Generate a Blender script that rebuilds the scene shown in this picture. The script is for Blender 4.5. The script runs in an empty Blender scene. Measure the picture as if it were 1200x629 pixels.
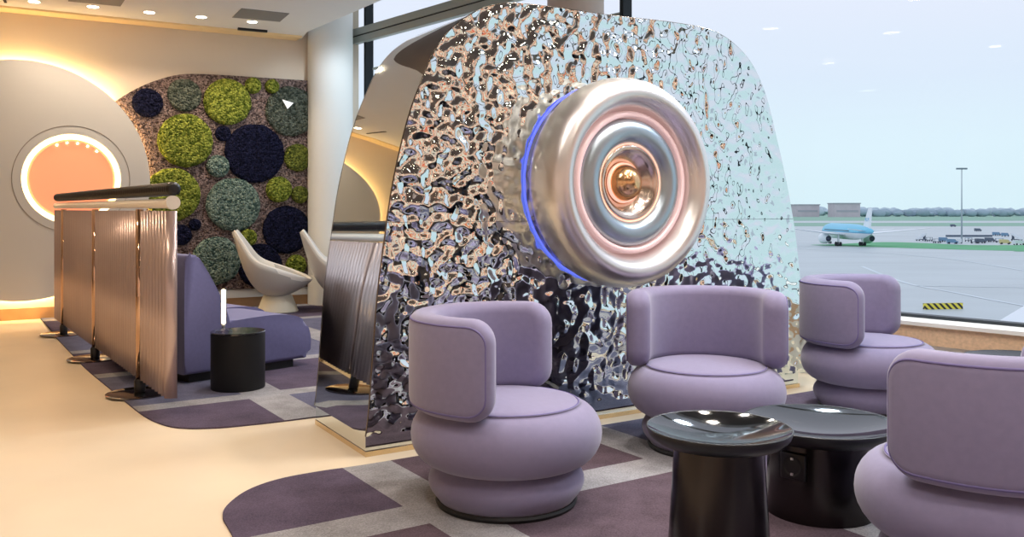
import bpy, bmesh, math, random
from mathutils import Vector, Matrix, noise

PI = math.pi
random.seed(7)
sc = bpy.context.scene
col = sc.collection

# ------------------------------------------------------------------ helpers
def tag(o, label, cat, group=None, kind=None):
    o['label'] = label
    o['category'] = cat
    if group: o['group'] = group
    if kind: o['kind'] = kind
    return o

def empty(name, loc=(0, 0, 0), rz=0.0):
    o = bpy.data.objects.new(name, None)
    o.empty_display_size = .1
    o.location = loc
    o.rotation_euler = (0, 0, rz)
    col.objects.link(o)
    return o

def obj(name, bm, mats, parent=None, smooth=True, loc=None, rot=None, angle=None):
    me = bpy.data.meshes.new(name)
    bmesh.ops.recalc_face_normals(bm, faces=bm.faces[:])
    bm.to_mesh(me)
    bm.free()
    if not isinstance(mats, (list, tuple)): mats = [mats]
    for m in mats: me.materials.append(m)
    for p in me.polygons: p.use_smooth = smooth
    if smooth and angle: me.set_sharp_from_angle(angle=math.radians(angle))
    o = bpy.data.objects.new(name, me)
    col.objects.link(o)
    if parent: o.parent = parent
    if loc: o.location = loc
    if rot: o.rotation_euler = rot
    return o

def struct(name, bm, mats, parent=None, smooth=False, **k):
    o = obj(name, bm, mats, parent, smooth, **k)
    if not parent: o['kind'] = 'structure'
    return o

def copy_tree(o, parent=None):
    c = o.copy()
    col.objects.link(c)
    c.parent = parent
    for ch in [x for x in bpy.data.objects if x.parent == o]:
        copy_tree(ch, c)
    return c

def add_box(bm, a, b, M=None, mi=0, bevel=0, seg=2):
    r = bmesh.ops.create_cube(bm, size=1)
    vs = r['verts']
    for v in vs:
        v.co = Vector([(a[i] + b[i]) / 2 + v.co[i] * (b[i] - a[i]) for i in range(3)])
    fs = list({f for v in vs for f in v.link_faces})
    if bevel:
        es = list({e for v in vs for e in v.link_edges})
        r = bmesh.ops.bevel(bm, geom=es, offset=bevel, segments=seg, affect='EDGES', profile=.5)
        fs = r['faces']
        vs = list({v for f in fs for v in f.verts})
        fs = list({f for v in vs for f in v.link_faces})
    if M:
        for v in vs: v.co = M @ v.co
    for f in fs: f.material_index = mi
    return vs

def box(a, b, M=None, bevel=0, seg=2):
    bm = bmesh.new(); add_box(bm, a, b, M, 0, bevel, seg); return bm

def add_lathe(bm, prof, n=48, M=None, mi=0, closed=False):
    rings = []
    for r, z in prof:
        if r < 1e-5:
            rings.append([bm.verts.new((0, 0, z))])
        else:
            rings.append([bm.verts.new((r * math.cos(2 * PI * k / n), r * math.sin(2 * PI * k / n), z)) for k in range(n)])
    seq = list(zip(rings, rings[1:]))
    if closed: seq.append((rings[-1], rings[0]))
    for A, B in seq:
        for k in range(n):
            k2 = (k + 1) % n
            if len(A) == 1 and len(B) == 1: continue
            if len(A) == 1: f = bm.faces.new((A[0], B[k], B[k2]))
            elif len(B) == 1: f = bm.faces.new((A[k], A[k2], B[0]))
            else: f = bm.faces.new((A[k], A[k2], B[k2], B[k]))
            f.material_index = mi
    if M:
        for R in rings:
            for v in R: v.co = M @ v.co

def lathe(prof, n=48, M=None, closed=False):
    bm = bmesh.new(); add_lathe(bm, prof, n, M, 0, closed); return bm

def add_tube(bm, pts, r, n=10, closed=False, mi=0):
    pts = [Vector(p) for p in pts]
    N = len(pts)
    rings = []
    up = Vector((0, 0, 1))
    prev = None
    for i, p in enumerate(pts):
        if closed: t = pts[(i + 1) % N] - pts[i - 1]
        else: t = pts[min(i + 1, N - 1)] - pts[max(i - 1, 0)]
        t.normalize()
        a = (prev if prev else (up if abs(t.z) < .9 else Vector((1, 0, 0))))
        x = (a - t * a.dot(t))
        if x.length < 1e-4: x = t.orthogonal()
        x.normalize(); prev = x
        y = t.cross(x)
        rr = r[i] if isinstance(r, (list, tuple)) else r
        rings.append([bm.verts.new(p + (x * math.cos(2 * PI * k / n) + y * math.sin(2 * PI * k / n)) * rr) for k in range(n)])
    seq = list(zip(rings, rings[1:]))
    if closed: seq.append((rings[-1], rings[0]))
    for A, B in seq:
        for k in range(n):
            bm.faces.new((A[k], A[(k + 1) % n], B[(k + 1) % n], B[k])).material_index = mi
    if not closed:
        bm.faces.new(rings[0][::-1]).material_index = mi
        bm.faces.new(rings[-1]).material_index = mi

def tube(pts, r, n=10, closed=False):
    bm = bmesh.new(); add_tube(bm, pts, r, n, closed); return bm

def prism(outline, h0, h1, fn):
    """closed 2-D outline swept between h0 and h1; fn(a, b, h) -> point"""
    bm = bmesh.new()
    A = [bm.verts.new(fn(a, b, h0)) for a, b in outline]
    B = [bm.verts.new(fn(a, b, h1)) for a, b in outline]
    n = len(A)
    bm.faces.new(A); bm.faces.new(B[::-1])
    for k in range(n): bm.faces.new((A[k], A[(k + 1) % n], B[(k + 1) % n], B[k]))
    return bm

def spline(pts, k=8, closed=False):
    """Catmull-Rom through 2-D points"""
    out = []
    n = len(pts)
    rng = range(n) if closed else range(n - 1)
    g = (lambda i: pts[i % n]) if closed else (lambda i: pts[max(0, min(n - 1, i))])
    for i in rng:
        p0, p1, p2, p3 = g(i - 1), g(i), g(i + 1), g(i + 2)
        for j in range(k):
            t = j / k
            out.append(tuple(.5 * (2 * b + (c - a) * t + (2 * a - 5 * b + 4 * c - d) * t * t + (-a + 3 * b - 3 * c + d) * t ** 3)
                             for a, b, c, d in zip(p0, p1, p2, p3)))
    if not closed: out.append(tuple(pts[-1]))
    return out

# ------------------------------------------------------------------ materials
def srgb(r, g, b):
    f = lambda c: c / 12.92 if c <= .04045 else ((c + .055) / 1.055) ** 2.4
    return tuple(f(c / 255) for c in (r, g, b)) + (1,)

class Mat:
    def __init__(s, name):
        s.m = bpy.data.materials.new(name); s.m.use_nodes = True
        s.t = s.m.node_tree; s.b = s.t.nodes['Principled BSDF']
    def n(s, typ, **k):
        nd = s.t.nodes.new(typ)
        for a, v in k.items(): setattr(nd, a, v)
        return nd
    def l(s, a, b): s.t.links.new(a, b)

def mat(name, c, rough=.5, metal=0.0, spec=.5, emit=None, es=0.0, coat=0.0, sheen=0.0,
        var=0.0, vscale=6.0, bump=0.0, bscale=60.0, bdist=.01, detail=3.0, stretch=None):
    k = Mat(name); b = k.b
    b.inputs['Base Color'].default_value = c
    b.inputs['Roughness'].default_value = rough
    b.inputs['Metallic'].default_value = metal
    b.inputs['Specular IOR Level'].default_value = spec
    b.inputs['Coat Weight'].default_value = coat
    b.inputs['Coat Roughness'].default_value = .08
    if sheen:
        b.inputs['Sheen Weight'].default_value = sheen
        b.inputs['Sheen Roughness'].default_value = .5
    if emit:
        b.inputs['Emission Color'].default_value = emit
        b.inputs['Emission Strength'].default_value = es
    tc = k.n('ShaderNodeTexCoord')
    src = tc.outputs['Object']
    if stretch:
        mp = k.n('ShaderNodeMapping'); mp.inputs['Scale'].default_value = stretch
        k.l(src, mp.inputs['Vector']); src = mp.outputs['Vector']
    if var:
        nz = k.n('ShaderNodeTexNoise'); nz.inputs['Scale'].default_value = vscale; nz.inputs['Detail'].default_value = detail
        k.l(src, nz.inputs['Vector'])
        r = k.n('ShaderNodeValToRGB')
        r.color_ramp.elements[0].position = .3; r.color_ramp.elements[1].position = .7
        r.color_ramp.elements[0].color = tuple(max(0, x * (1 - var)) for x in c[:3]) + (1,)
        r.color_ramp.elements[1].color = tuple(min(1, x * (1 + var)) for x in c[:3]) + (1,)
        k.l(nz.outputs['Fac'], r.inputs['Fac']); k.l(r.outputs['Color'], b.inputs['Base Color'])
    if bump:
        nb = k.n('ShaderNodeTexNoise'); nb.inputs['Scale'].default_value = bscale; nb.inputs['Detail'].default_value = detail
        k.l(src, nb.inputs['Vector'])
        bp = k.n('ShaderNodeBump'); bp.inputs['Strength'].default_value = bump; bp.inputs['Distance'].default_value = bdist
        k.l(nb.outputs['Fac'], bp.inputs['Height']); k.l(bp.outputs['Normal'], b.inputs['Normal'])
    return k.m

M_floor = mat('resin_floor', srgb(238, 220, 192), rough=.36, var=.05, vscale=1.5)
M_wall = mat('plaster_wall', srgb(226, 212, 194), rough=.8, var=.02, vscale=2)
M_wallwhite = mat('white_wall', srgb(236, 236, 232), rough=.7)
M_ceil = mat('ceiling_white', srgb(238, 236, 234), rough=.8, var=.015, vscale=2)
M_panel = mat('grey_ceiling_panel', srgb(140, 138, 136), rough=.7)
M_black = mat('matte_black', srgb(18, 18, 20), rough=.6)
M_cornice = mat('warm_cornice', srgb(232, 205, 160), rough=.7, emit=srgb(255, 205, 130), es=.08)  # slight emission put in for the warm light on the strip
M_disc = mat('disc_panel', srgb(202, 200, 196), rough=.75)
M_halo = mat('warm_led', srgb(255, 220, 150), emit=(1, .66, .27, 1), es=34)
M_halo2 = mat('porthole_led', srgb(255, 230, 170), emit=(1, .72, .32, 1), es=4.0)
M_peach = mat('peach_glow', srgb(250, 150, 110), rough=.25, emit=(1, .30, .15, 1), es=.62)
M_wood = mat("light_wood", srgb(224, 192, 158), rough=.45, var=.12, vscale=5, stretch=(1, 12, 12))
M_wooddark = mat('skirting_wood', srgb(176, 138, 100), rough=.5, var=.12, vscale=5)
M_alu = mat('anodised_frame', srgb(164, 168, 162), rough=.5, metal=.1)
M_dframe = mat('dark_frame', srgb(40, 48, 54), rough=.45)
M_purple = mat('lavender_fabric', srgb(132, 125, 156), rough=.85, sheen=.35, var=.04, vscale=40, bump=.06, bscale=900, bdist=.001)
M_seam = mat('fabric_seam', srgb(112, 104, 150), rough=.9)
M_indigo = mat('indigo_fabric', srgb(100, 98, 140), rough=.9, sheen=.3, var=.05, vscale=40, bump=.06, bscale=900, bdist=.001)
M_blackgloss = mat('black_lacquer', srgb(14, 15, 20), rough=.13, spec=.7, coat=.6)
M_blackmetal = mat('black_metal_base', srgb(58, 54, 54), rough=.22, metal=.95)
M_bronze = mat('bronze_ceiling', srgb(116, 104, 98), rough=.55, var=.1, vscale=2)
M_tray = mat('dark_tray', srgb(10, 11, 13), rough=.06)
M_tray.node_tree.nodes['Principled BSDF'].inputs['IOR'].default_value = 1.95
M_lip = mat('tray_lip', srgb(16, 17, 22), rough=.4)
M_socket = mat('socket_plastic', srgb(12, 12, 13), rough=.35)
M_pin = mat('socket_contact', srgb(220, 220, 220), rough=.3, metal=1)
M_chrome = mat('rose_chrome', srgb(214, 178, 152), rough=.08, metal=1)
M_plate = mat('polished_plate', srgb(120, 115, 115), rough=.08, metal=1)
M_pleat = mat('mauve_pleat', srgb(196, 176, 174), rough=.27, metal=.55, var=.03, vscale=3)
M_rail = mat('white_rail', srgb(244, 238, 230), rough=.3)
M_hose = mat('black_rubber', srgb(26, 24, 26), rough=.35)
M_shellw = mat('white_leather', srgb(238, 234, 226), rough=.5)
M_shellg = mat('shell_grey', srgb(186, 183, 178), rough=.4)
M_cone = mat('cream_cone', srgb(228, 224, 206), rough=.4)
M_bulb = mat('glowing_tube', srgb(255, 230, 180), emit=(1, .78, .45, 1), es=7)
M_glassobj = None
M_sign = mat('white_sign', srgb(245, 245, 245), rough=.5, emit=(1, 1, 1, 1), es=.25)
M_led = mat('downlight_lens', srgb(255, 245, 225), emit=(1, .86, .66, 1), es=24)
M_ring = mat('downlight_ring', srgb(235, 232, 228), rough=.5)
M_pinkring = mat('pink_ring', srgb(240, 214, 212), rough=.35, metal=.3, emit=(1, .62, .60, 1), es=.3)
M_steel = mat('satin_steel', srgb(236, 230, 226), rough=.34, metal=1)
M_steelball = mat('copper_steel', srgb(220, 200, 186), rough=.2, metal=1)
M_blue = mat('blue_led', srgb(60, 60, 255), emit=(.16, .22, 1, 1), es=.8)
M_glow = mat('amber_led', srgb(255, 200, 150), emit=(1, .60, .50, 1), es=.8)
def glowing_mosaic_wall():
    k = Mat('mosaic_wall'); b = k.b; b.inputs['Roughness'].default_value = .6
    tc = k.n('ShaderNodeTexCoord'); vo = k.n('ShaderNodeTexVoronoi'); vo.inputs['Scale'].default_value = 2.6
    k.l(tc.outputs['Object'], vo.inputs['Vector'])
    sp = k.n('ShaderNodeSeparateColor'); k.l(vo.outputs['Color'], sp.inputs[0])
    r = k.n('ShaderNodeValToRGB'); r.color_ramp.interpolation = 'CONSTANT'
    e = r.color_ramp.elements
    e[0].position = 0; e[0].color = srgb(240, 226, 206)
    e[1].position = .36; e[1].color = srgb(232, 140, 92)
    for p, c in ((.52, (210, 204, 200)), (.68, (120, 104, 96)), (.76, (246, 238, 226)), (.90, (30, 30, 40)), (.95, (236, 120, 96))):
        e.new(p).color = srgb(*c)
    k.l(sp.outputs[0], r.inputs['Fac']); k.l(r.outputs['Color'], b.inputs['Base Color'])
    k.l(r.outputs['Color'], b.inputs['Emission Color']); b.inputs['Emission Strength'].default_value = .65  # unseen wall: pattern and emission added so the mirror reflects bright
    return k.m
M_glowmosaic = glowing_mosaic_wall()
M_navy = mat('navy_counter', srgb(20, 22, 38), rough=.5)
M_darkpanel = mat('dark_recess', srgb(20, 18, 20), rough=.7)

def mirror_mat(name, ripple):
    k = Mat(name); b = k.b
    b.inputs['Base Color'].default_value = srgb(226, 234, 233)
    b.inputs['Metallic'].default_value = 1
    b.inputs['Roughness'].default_value = .02
    if ripple:
        tc = k.n('ShaderNodeTexCoord')
        mp = k.n('ShaderNodeMapping'); mp.inputs['Scale'].default_value = (1, 1, 1.05)
        k.l(tc.outputs['Object'], mp.inputs['Vector'])
        n1 = k.n('ShaderNodeTexNoise'); n1.inputs['Scale'].default_value = 15; n1.inputs['Detail'].default_value = .4
        n1.inputs['Roughness'].default_value = .4; n1.inputs['Distortion'].default_value = .1
        k.l(mp.outputs['Vector'], n1.inputs['Vector'])
        vo = k.n('ShaderNodeTexVoronoi', feature='SMOOTH_F1'); vo.inputs['Scale'].default_value = 13; vo.inputs['Smoothness'].default_value = .6
        k.l(mp.outputs['Vector'], vo.inputs['Vector'])
        ma = k.n('ShaderNodeMath', operation='MULTIPLY_ADD'); ma.inputs[1].default_value = .5
        k.l(vo.outputs['Distance'], ma.inputs[0]); k.l(n1.outputs['Fac'], ma.inputs[2])
        bp = k.n('ShaderNodeBump'); bp.inputs['Strength'].default_value = 1; bp.inputs['Distance'].default_value = ripple
        k.l(ma.outputs[0], bp.inputs['Height']); k.l(bp.outputs['Normal'], b.inputs['Normal'])
    return k.m
M_ripple = mirror_mat('hammered_mirror', .0185)
M_mirror = mirror_mat('polished_mirror', 0)

def glass_mat(name, tint, refl):
    m = bpy.data.materials.new(name); m.use_nodes = True
    t = m.node_tree; t.nodes.clear()
    o = t.nodes.new('ShaderNodeOutputMaterial'); mx = t.nodes.new('ShaderNodeMixShader')
    tr = t.nodes.new('ShaderNodeBsdfTransparent'); gl = t.nodes.new('ShaderNodeBsdfGlossy')
    tr.inputs['Color'].default_value = tint; gl.inputs['Roughness'].default_value = .01
    mx.inputs['Fac'].default_value = refl
    t.links.new(tr.outputs[0], mx.inputs[1]); t.links.new(gl.outputs[0], mx.inputs[2]); t.links.new(mx.outputs[0], o.inputs[0])
    return m
M_glass = glass_mat('window_glass', (.97, .995, .995, 1), .012)
M_lampglass = glass_mat('lamp_glass', (.93, .94, .95, 1), .15)

def moss_mat(name, c1, c2, scale=70, bd=.03):
    k = Mat(name); b = k.b
    b.inputs['Roughness'].default_value = 1; b.inputs['Specular IOR Level'].default_value = .1
    tc = k.n('ShaderNodeTexCoord')
    vo = k.n('ShaderNodeTexVoronoi'); vo.inputs['Scale'].default_value = scale
    k.l(tc.outputs['Object'], vo.inputs['Vector'])
    nz = k.n('ShaderNodeTexNoise'); nz.inputs['Scale'].default_value = 30; nz.inputs['Detail'].default_value = 4
    k.l(tc.outputs['Object'], nz.inputs['Vector'])
    mx = k.n('ShaderNodeMix', data_type='RGBA')
    mx.inputs[6].default_value = c1; mx.inputs[7].default_value = c2
    r = k.n('ShaderNodeValToRGB'); r.color_ramp.elements[0].position = .3; r.color_ramp.elements[1].position = .7
    sep = k.n('ShaderNodeSeparateColor')
    k.l(vo.outputs['Color'], sep.inputs[0])
    ad = k.n('ShaderNodeMath', operation='ADD'); ml = k.n('ShaderNodeMath', operation='MULTIPLY'); ml.inputs[1].default_value = .5
    k.l(sep.outputs[0], ad.inputs[0]); k.l(nz.outputs['Fac'], ad.inputs[1]); k.l(ad.outputs[0], ml.inputs[0])
    k.l(ml.outputs[0], r.inputs['Fac']); k.l(r.outputs['Color'], mx.inputs[0])
    k.l(mx.outputs[2], b.inputs['Base Color'])
    bp = k.n('ShaderNodeBump'); bp.inputs['Strength'].default_value = 1; bp.inputs['Distance'].default_value = bd
    bp.invert = True
    k.l(vo.outputs['Distance'], bp.inputs['Height']); k.l(bp.outputs['Normal'], b.inputs['Normal'])
    return k.m
M_moss = {
    'base': moss_mat('moss_mauve', srgb(70, 58, 56), srgb(158, 136, 130), 62, .02),
    'lime': moss_mat('moss_lime', srgb(78, 92, 30), srgb(158, 166, 72), 46),
    'olive': moss_mat('moss_olive', srgb(70, 78, 34), srgb(128, 134, 60), 46),
    'teal': moss_mat('moss_teal', srgb(62, 84, 78), srgb(142, 160, 146), 46),
    'green': moss_mat('moss_slate', srgb(56, 64, 56), srgb(110, 116, 104), 46),
    'navy': moss_mat('moss_navy', srgb(14, 16, 34), srgb(34, 36, 62), 46),
}

def carpet_mat(name, c):
    k = Mat(name); b = k.b
    b.inputs['Roughness'].default_value = 1; b.inputs['Specular IOR Level'].default_value = .05
    tc = k.n('ShaderNodeTexCoord')
    n1 = k.n('ShaderNodeTexNoise'); n1.inputs['Scale'].default_value = 5; n1.inputs['Detail'].default_value = 6; n1.inputs['Roughness'].default_value = .65
    n2 = k.n('ShaderNodeTexNoise'); n2.inputs['Scale'].default_value = 160; n2.inputs['Detail'].default_value = 2
    k.l(tc.outputs['Object'], n1.inputs['Vector']); k.l(tc.outputs['Object'], n2.inputs['Vector'])
    ad = k.n('ShaderNodeMath', operation='ADD'); ml = k.n('ShaderNodeMath', operation='MULTIPLY'); ml.inputs[1].default_value = .5
    k.l(n1.outputs['Fac'], ad.inputs[0]); k.l(n2.outputs['Fac'], ad.inputs[1]); k.l(ad.outputs[0], ml.inputs[0])
    r = k.n('ShaderNodeValToRGB')
    r.color_ramp.elements[0].position = .32; r.color_ramp.elements[1].position = .68
    r.color_ramp.elements[0].color = tuple(x * .62 for x in c[:3]) + (1,)
    r.color_ramp.elements[1].color = tuple(min(1, x * 1.4) for x in c[:3]) + (1,)
    k.l(ml.outputs[0], r.inputs['Fac']); k.l(r.outputs['Color'], b.inputs['Base Color'])
    bp = k.n('ShaderNodeBump'); bp.inputs['Strength'].default_value = .5; bp.inputs['Distance'].default_value = .004
    k.l(n2.outputs['Fac'], bp.inputs['Height']); k.l(bp.outputs['Normal'], b.inputs['Normal'])
    return k.m
M_carpet = [carpet_mat('carpet_plum', srgb(90, 80, 96)), carpet_mat('carpet_stone', srgb(150, 148, 150)),
            carpet_mat('carpet_brown', srgb(94, 80, 88)), carpet_mat('carpet_slate', srgb(100, 100, 120)),
            carpet_mat('carpet_mauve', srgb(118, 108, 126))]

# ------------------------------------------------------------------ layout frames (metres)
POD = Vector((-.677, 4.158, 0)); U = Vector((.84, .5425, 0)).normalized(); N = Vector((U.y, -U.x, 0))       # pod front: along U, facing N
SIDE = Vector((-.384, .657, 0))
B0 = Vector((-5.27, 9.22, 0)); BD = Vector((.8594, .5113, 0)); BN = Vector((BD.y, -BD.x, 0))                 # back wall, facing BN
W0 = Vector((-2.0, 11.3, 0)); WD = Vector((.651, -.759, 0)); WN = Vector((-.759, -.651, 0))                  # window wall, facing WN
CEIL = 3.2
def pod(t, z, d=0): return POD + U * t + N * d + Vector((0, 0, z))
def bw(s, z, d=0): return B0 + BD * s + BN * d + Vector((0, 0, z))
def ww(s, z, d=0): return W0 + WD * s + WN * d + Vector((0, 0, z))
def frame_mat(o, x, y):
    return Matrix(((x.x, y.x, 0, o.x), (x.y, y.y, 0, o.y), (0, 0, 1, o.z), (0, 0, 0, 1)))
def wall_box(F, a, b):   # a, b = (s, d, z)
    bm = box(a, b)
    for v in bm.verts: v.co = F(v.co.x, v.co.z, v.co.y)
    return bm

# ------------------------------------------------------------------ room shell
bm = bmesh.new()
pts = [bw(-7, 0), ww(.05, 0), ww(19, 0), Vector((2, -6, 0)), Vector((-8, -3, 0))]
bm.faces.new([bm.verts.new(p) for p in pts])
r = bmesh.ops.extrude_face_region(bm, geom=bm.faces[:])
for v in [g for g in r['geom'] if isinstance(g, bmesh.types.BMVert)]: v.co.z -= .2
struct('floor', bm, M_floor)

struct('wall_back', wall_box(bw, (-7, -.2, 0), (3.9, 0, CEIL + 1.6)), M_wall)
pL, pR, pE = bw(-7, 0), Vector((-8, -3, 0)), Vector((2, -6, 0))
def seg_wall(name, p, q, h, m, t=.15):
    d = (q - p).normalized(); n = Vector((d.y, -d.x, 0))
    bm = box((0, 0, 0), ((q - p).length, t, h), frame_mat(p, d, n)); return struct(name, bm, m)
seg_wall('wall_left', pR, pL, CEIL + 1.6, M_wall)
seg_wall('wall_rear', pE, pR, CEIL + 1.6, M_glowmosaic)
seg_wall('wall_rear_right', ww(19, 0), pE, CEIL + 1.6, M_glowmosaic)
struct('wall_right', wall_box(ww, (11, -.15, 0), (19, 0, CEIL + 1.6)), M_glowmosaic)

# ceiling slab stops short of the glazing
bm = bmesh.new()
ce = [bw(-7, 0), bw(3.16, 0), Vector((-2.371, 10.373, 0)), Vector((-1.28, 8.786, 0)), Vector((-1.28, 8.786, 0)) + WD * 9.5, ww(12.5, 0), ww(19, 0), pE, pR]
bm.faces.new([bm.verts.new(p + Vector((0, 0, CEIL))) for p in ce])
r = bmesh.ops.extrude_face_region(bm, geom=bm.faces[:])
for v in [g for g in r['geom'] if isinstance(g, bmesh.types.BMVert)]: v.co.z += .25
struct('ceiling', bm, M_ceil)
bm = bmesh.new()
bm.faces.new([bm.verts.new(p + Vector((0, 0, CEIL + 1.6))) for p in [bw(-7, 0), ww(.05, 0), ww(19, 0), pE, pR]])
r = bmesh.ops.extrude_face_region(bm, geom=bm.faces[:])
for v in [g for g in r['geom'] if isinstance(g, bmesh.types.BMVert)]: v.co.z += .1
struct('ceiling_upper', bm, M_wallwhite)
cb = [Vector((-3.6, 5.6, 0)), Vector((-1.9, 7.2, 0)), ww(3.6, 0, 1.35), ww(12.3, 0, 1.35), ww(12.6, 0, .1), ww(18.8, 0, .1), pE + Vector((0, .1, 0)), Vector((-4.5, -3.6, 0))]
bm = bmesh.new()
bm.faces.new([bm.verts.new(p + Vector((0, 0, CEIL))) for p in cb])
r = bmesh.ops.extrude_face_region(bm, geom=bm.faces[:])
for v in [g for g in r['geom'] if isinstance(g, bmesh.types.BMVert)]: v.co.z -= .03
struct('ceiling_lounge', bm, M_bronze)
struct('trim_1', wall_box(bw, (-7, 0, CEIL - .02), (3.1, .24, CEIL)), M_cornice)
struct('baseboard_back', wall_box(bw, (-7, 0, 0), (3.3, .015, .12)), M_wooddark)

# round white column in the corner, and a beige one behind the pod
bm = lathe([(0, 0), (.27, 0), (.27, CEIL + 1.5), (0, CEIL + 1.5)], 40, Matrix.Translation((-2.21, 10.9, 0)))
struct('column', bm, M_wallwhite, smooth=True, angle=40)
M_colb = mat('beige_column', srgb(196, 178, 168), rough=.6)
bm = lathe([(0, 0), (.245, 0), (.245, CEIL + 1.5), (0, CEIL + 1.5)], 40, Matrix.Translation((.55, 7.75, 0)))
struct('column', bm, M_colb, smooth=True, angle=40)

# glazing
HW = CEIL + 1.6
def wparts():
    n = 1
    edges = [-.1, .323, 4.573, 8.82, 11]
    for a, b in zip(edges, edges[1:]):
        bm = bmesh.new()
        bm.faces.new([bm.verts.new(ww(s, z, -.02)) for s, z in ((a, .45), (b, .45), (b, HW), (a, HW))])
        w = struct('window_%d' % n, bm, M_glass)
        f = bmesh.new()
        vs = add_box(f, (a, -.06, .43), (b, .02, .462))
        for s in (a, b):
            add_box(f, (s - .022, -.08, .43), (s + .022, .03, HW))
        for v in f.verts: v.co = ww(v.co.x, v.co.z, v.co.y)
        fo = struct('window_frame', f, M_dframe, w)
        n += 1
wparts()
struct('trim_2', wall_box(ww, (.0, .0, 3.30), (11, .09, 3.385)), M_alu)
struct('trim_3', wall_box(ww, (.0, .01, 3.205), (11, .08, 3.285)), M_alu)
struct('trim_4', wall_box(ww, (.0, .03, 3.285), (11, .07, 3.30)), M_black)
struct('trim_5', wall_box(ww, (.42, -.05, 2.86), (4.5, -.02, 2.885)), M_alu)
struct('wall_sill', wall_box(ww, (.0, -.12, 0), (11, .20, .30)), M_wallwhite)
struct('trim_6', wall_box(ww, (.0, -.02, .30), (11, .22, .418)), M_wood)
struct('trim_7', wall_box(ww, (.0, -.02, .418), (11, .24, .442)), M_wallwhite)
struct('trim_9', wall_box(ww, (11.05, 0, 0), (18.9, .04, 1.15)), M_navy)  # dark panelling added out of view to darken the mirror's lower half
d9 = (pR - pE).normalized()
struct('trim_10', box((.1, -.04, 0), ((pR - pE).length - .1, 0, 1.15), frame_mat(pE, d9, Vector((d9.y, -d9.x, 0)))), M_navy)  # same unseen dark panelling, added along the rear wall
# unseen dark counter, added so the mirror's lower half reflects dark
def bar():
    t = empty('bar_counter', ww(15, 0, .5))
    inv = Matrix.Translation(-t.location)
    b1 = wall_box(ww, (11.6, .25, .009), (16.8, .8, 1.02)); b1.transform(inv)
    b2 = wall_box(ww, (11.5, .2, 1.02), (16.9, .88, 1.07)); b2.transform(inv)
    obj('counter_body', b1, M_navy, t, False); obj('countertop', b2, M_blackgloss, t, False)
    tag(t, 'long navy bar counter along the patterned wall, mirrored in the hammered steel', 'counter')
bar()

# ------------------------------------------------------------------ back wall: glowing disc, porthole, moss
def disc_wall():
    root = empty('wall_disc', bw(.19, 0, .0))
    tag(root, 'huge pale round wall panel with warm light glowing from behind its edge', 'wall panel')
    ox = root.location
    cs, cz, R = .19, 1.444, 1.24
    ps, pz, pr = .663, 1.468, .475
    bm = bmesh.new()
    def loop(c, z, r, n, d): return [bm.verts.new(bw(c + r * math.cos(2 * PI * k / n), z + r * math.sin(2 * PI * k / n), d) - ox) for k in range(n)]
    n = 128
    loops = {}
    for d in (.09, .13):
        A = loop(cs, cz, R, n, d); Bq = loop(ps, pz, pr, n, d)
        loops[d] = (A, Bq)
        # bridge radially from porthole to outer edge (porthole lies inside the disc)
        def pair(k):   # outer vertex nearest in direction from porthole centre
            return k
        prev = None
        # directions from porthole centre to outer circle: re-place outer verts to match angles
        for k in range(n):
            a = 2 * PI * k / n
            dx, dz = ps - cs, pz - cz
            bq = dx * math.cos(a) + dz * math.sin(a)
            tt = -bq + math.sqrt(bq * bq - (dx * dx + dz * dz - R * R))
            A[k].co = bw(ps + tt * math.cos(a), pz + tt * math.sin(a), d) - ox
        for k in range(n):
            k2 = (k + 1) % n
            bm.faces.new((A[k], A[k2], Bq[k2], Bq[k]))
    for i in (0, 1):
        P, Q = loops[.09][i], loops[.13][i]
        for k in range(n):
            k2 = (k + 1) % n
            bm.faces.new((P[k], P[k2], Q[k2], Q[k]))
    obj('disc_panel', bm, M_disc, root, True, angle=40)
    # thin shadow groove around the porthole
    bm = bmesh.new()
    add_tube(bm, [bw(ps + .56 * math.cos(2 * PI * k / 96), pz + .56 * math.sin(2 * PI * k / 96), .131) - ox for k in range(96)], .004, 6, True)
    obj('groove_ring', bm, mat('groove_grey', srgb(150, 142, 132), rough=.8), root)
    # light strip hidden behind the rim
    bm = bmesh.new()
    add_tube(bm, [bw(cs + (R - .035) * math.cos(2 * PI * k / 128), cz + (R - .035) * math.sin(2 * PI * k / 128), .055) - ox for k in range(128)], .016, 6, True)
    obj('light_strip', bm, M_halo, root)
    # porthole: peach back plate, bright ring, small bulbs
    Mx = Matrix(((BD.x, 0, BN.x, bw(ps, pz, .02).x - ox.x), (BD.y, 0, BN.y, bw(ps, pz, .02).y - ox.y), (0, 1, 0, pz), (0, 0, 0, 1)))
    pp = obj('porthole', lathe([(0, .05), (.40, .05), (.43, .03), (.43, 0), (0, 0)], 64, Mx), M_peach, root, True, angle=30)
    rg = obj('light_ring', lathe([(.42, .03), (.43, .055), (.455, .07), (.474, .075), (.474, .02)], 64, Mx), M_halo2, pp)
    for a in (112, 97, 82, 67, 52):
        c = Mx @ Vector((.385 * math.cos(math.radians(a)), .385 * math.sin(math.radians(a)), .055))
        b = bmesh.new(); bmesh.ops.create_uvsphere(b, u_segments=10, v_segments=6, radius=.009, matrix=Matrix.Translation(c))
        obj('pin_light', b, M_led, pp)
disc_wall()

def dark_arch():
    out = [(-1.9, 0.15)] + [(-2.65 + .75 * math.cos(a), 1.25 + .62 * math.sin(a)) for a in [PI * k / 24 for k in range(25)]] + [(-3.4, .15)]
    o = obj('arch_panel', prism(out, .002, .05, lambda a, b, h: bw(a, b, h)), M_darkpanel, None, False)
    tag(o, 'dark arched panel on the back wall, mirrored in the side of the pod', 'wall panel')
dark_arch()

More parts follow.
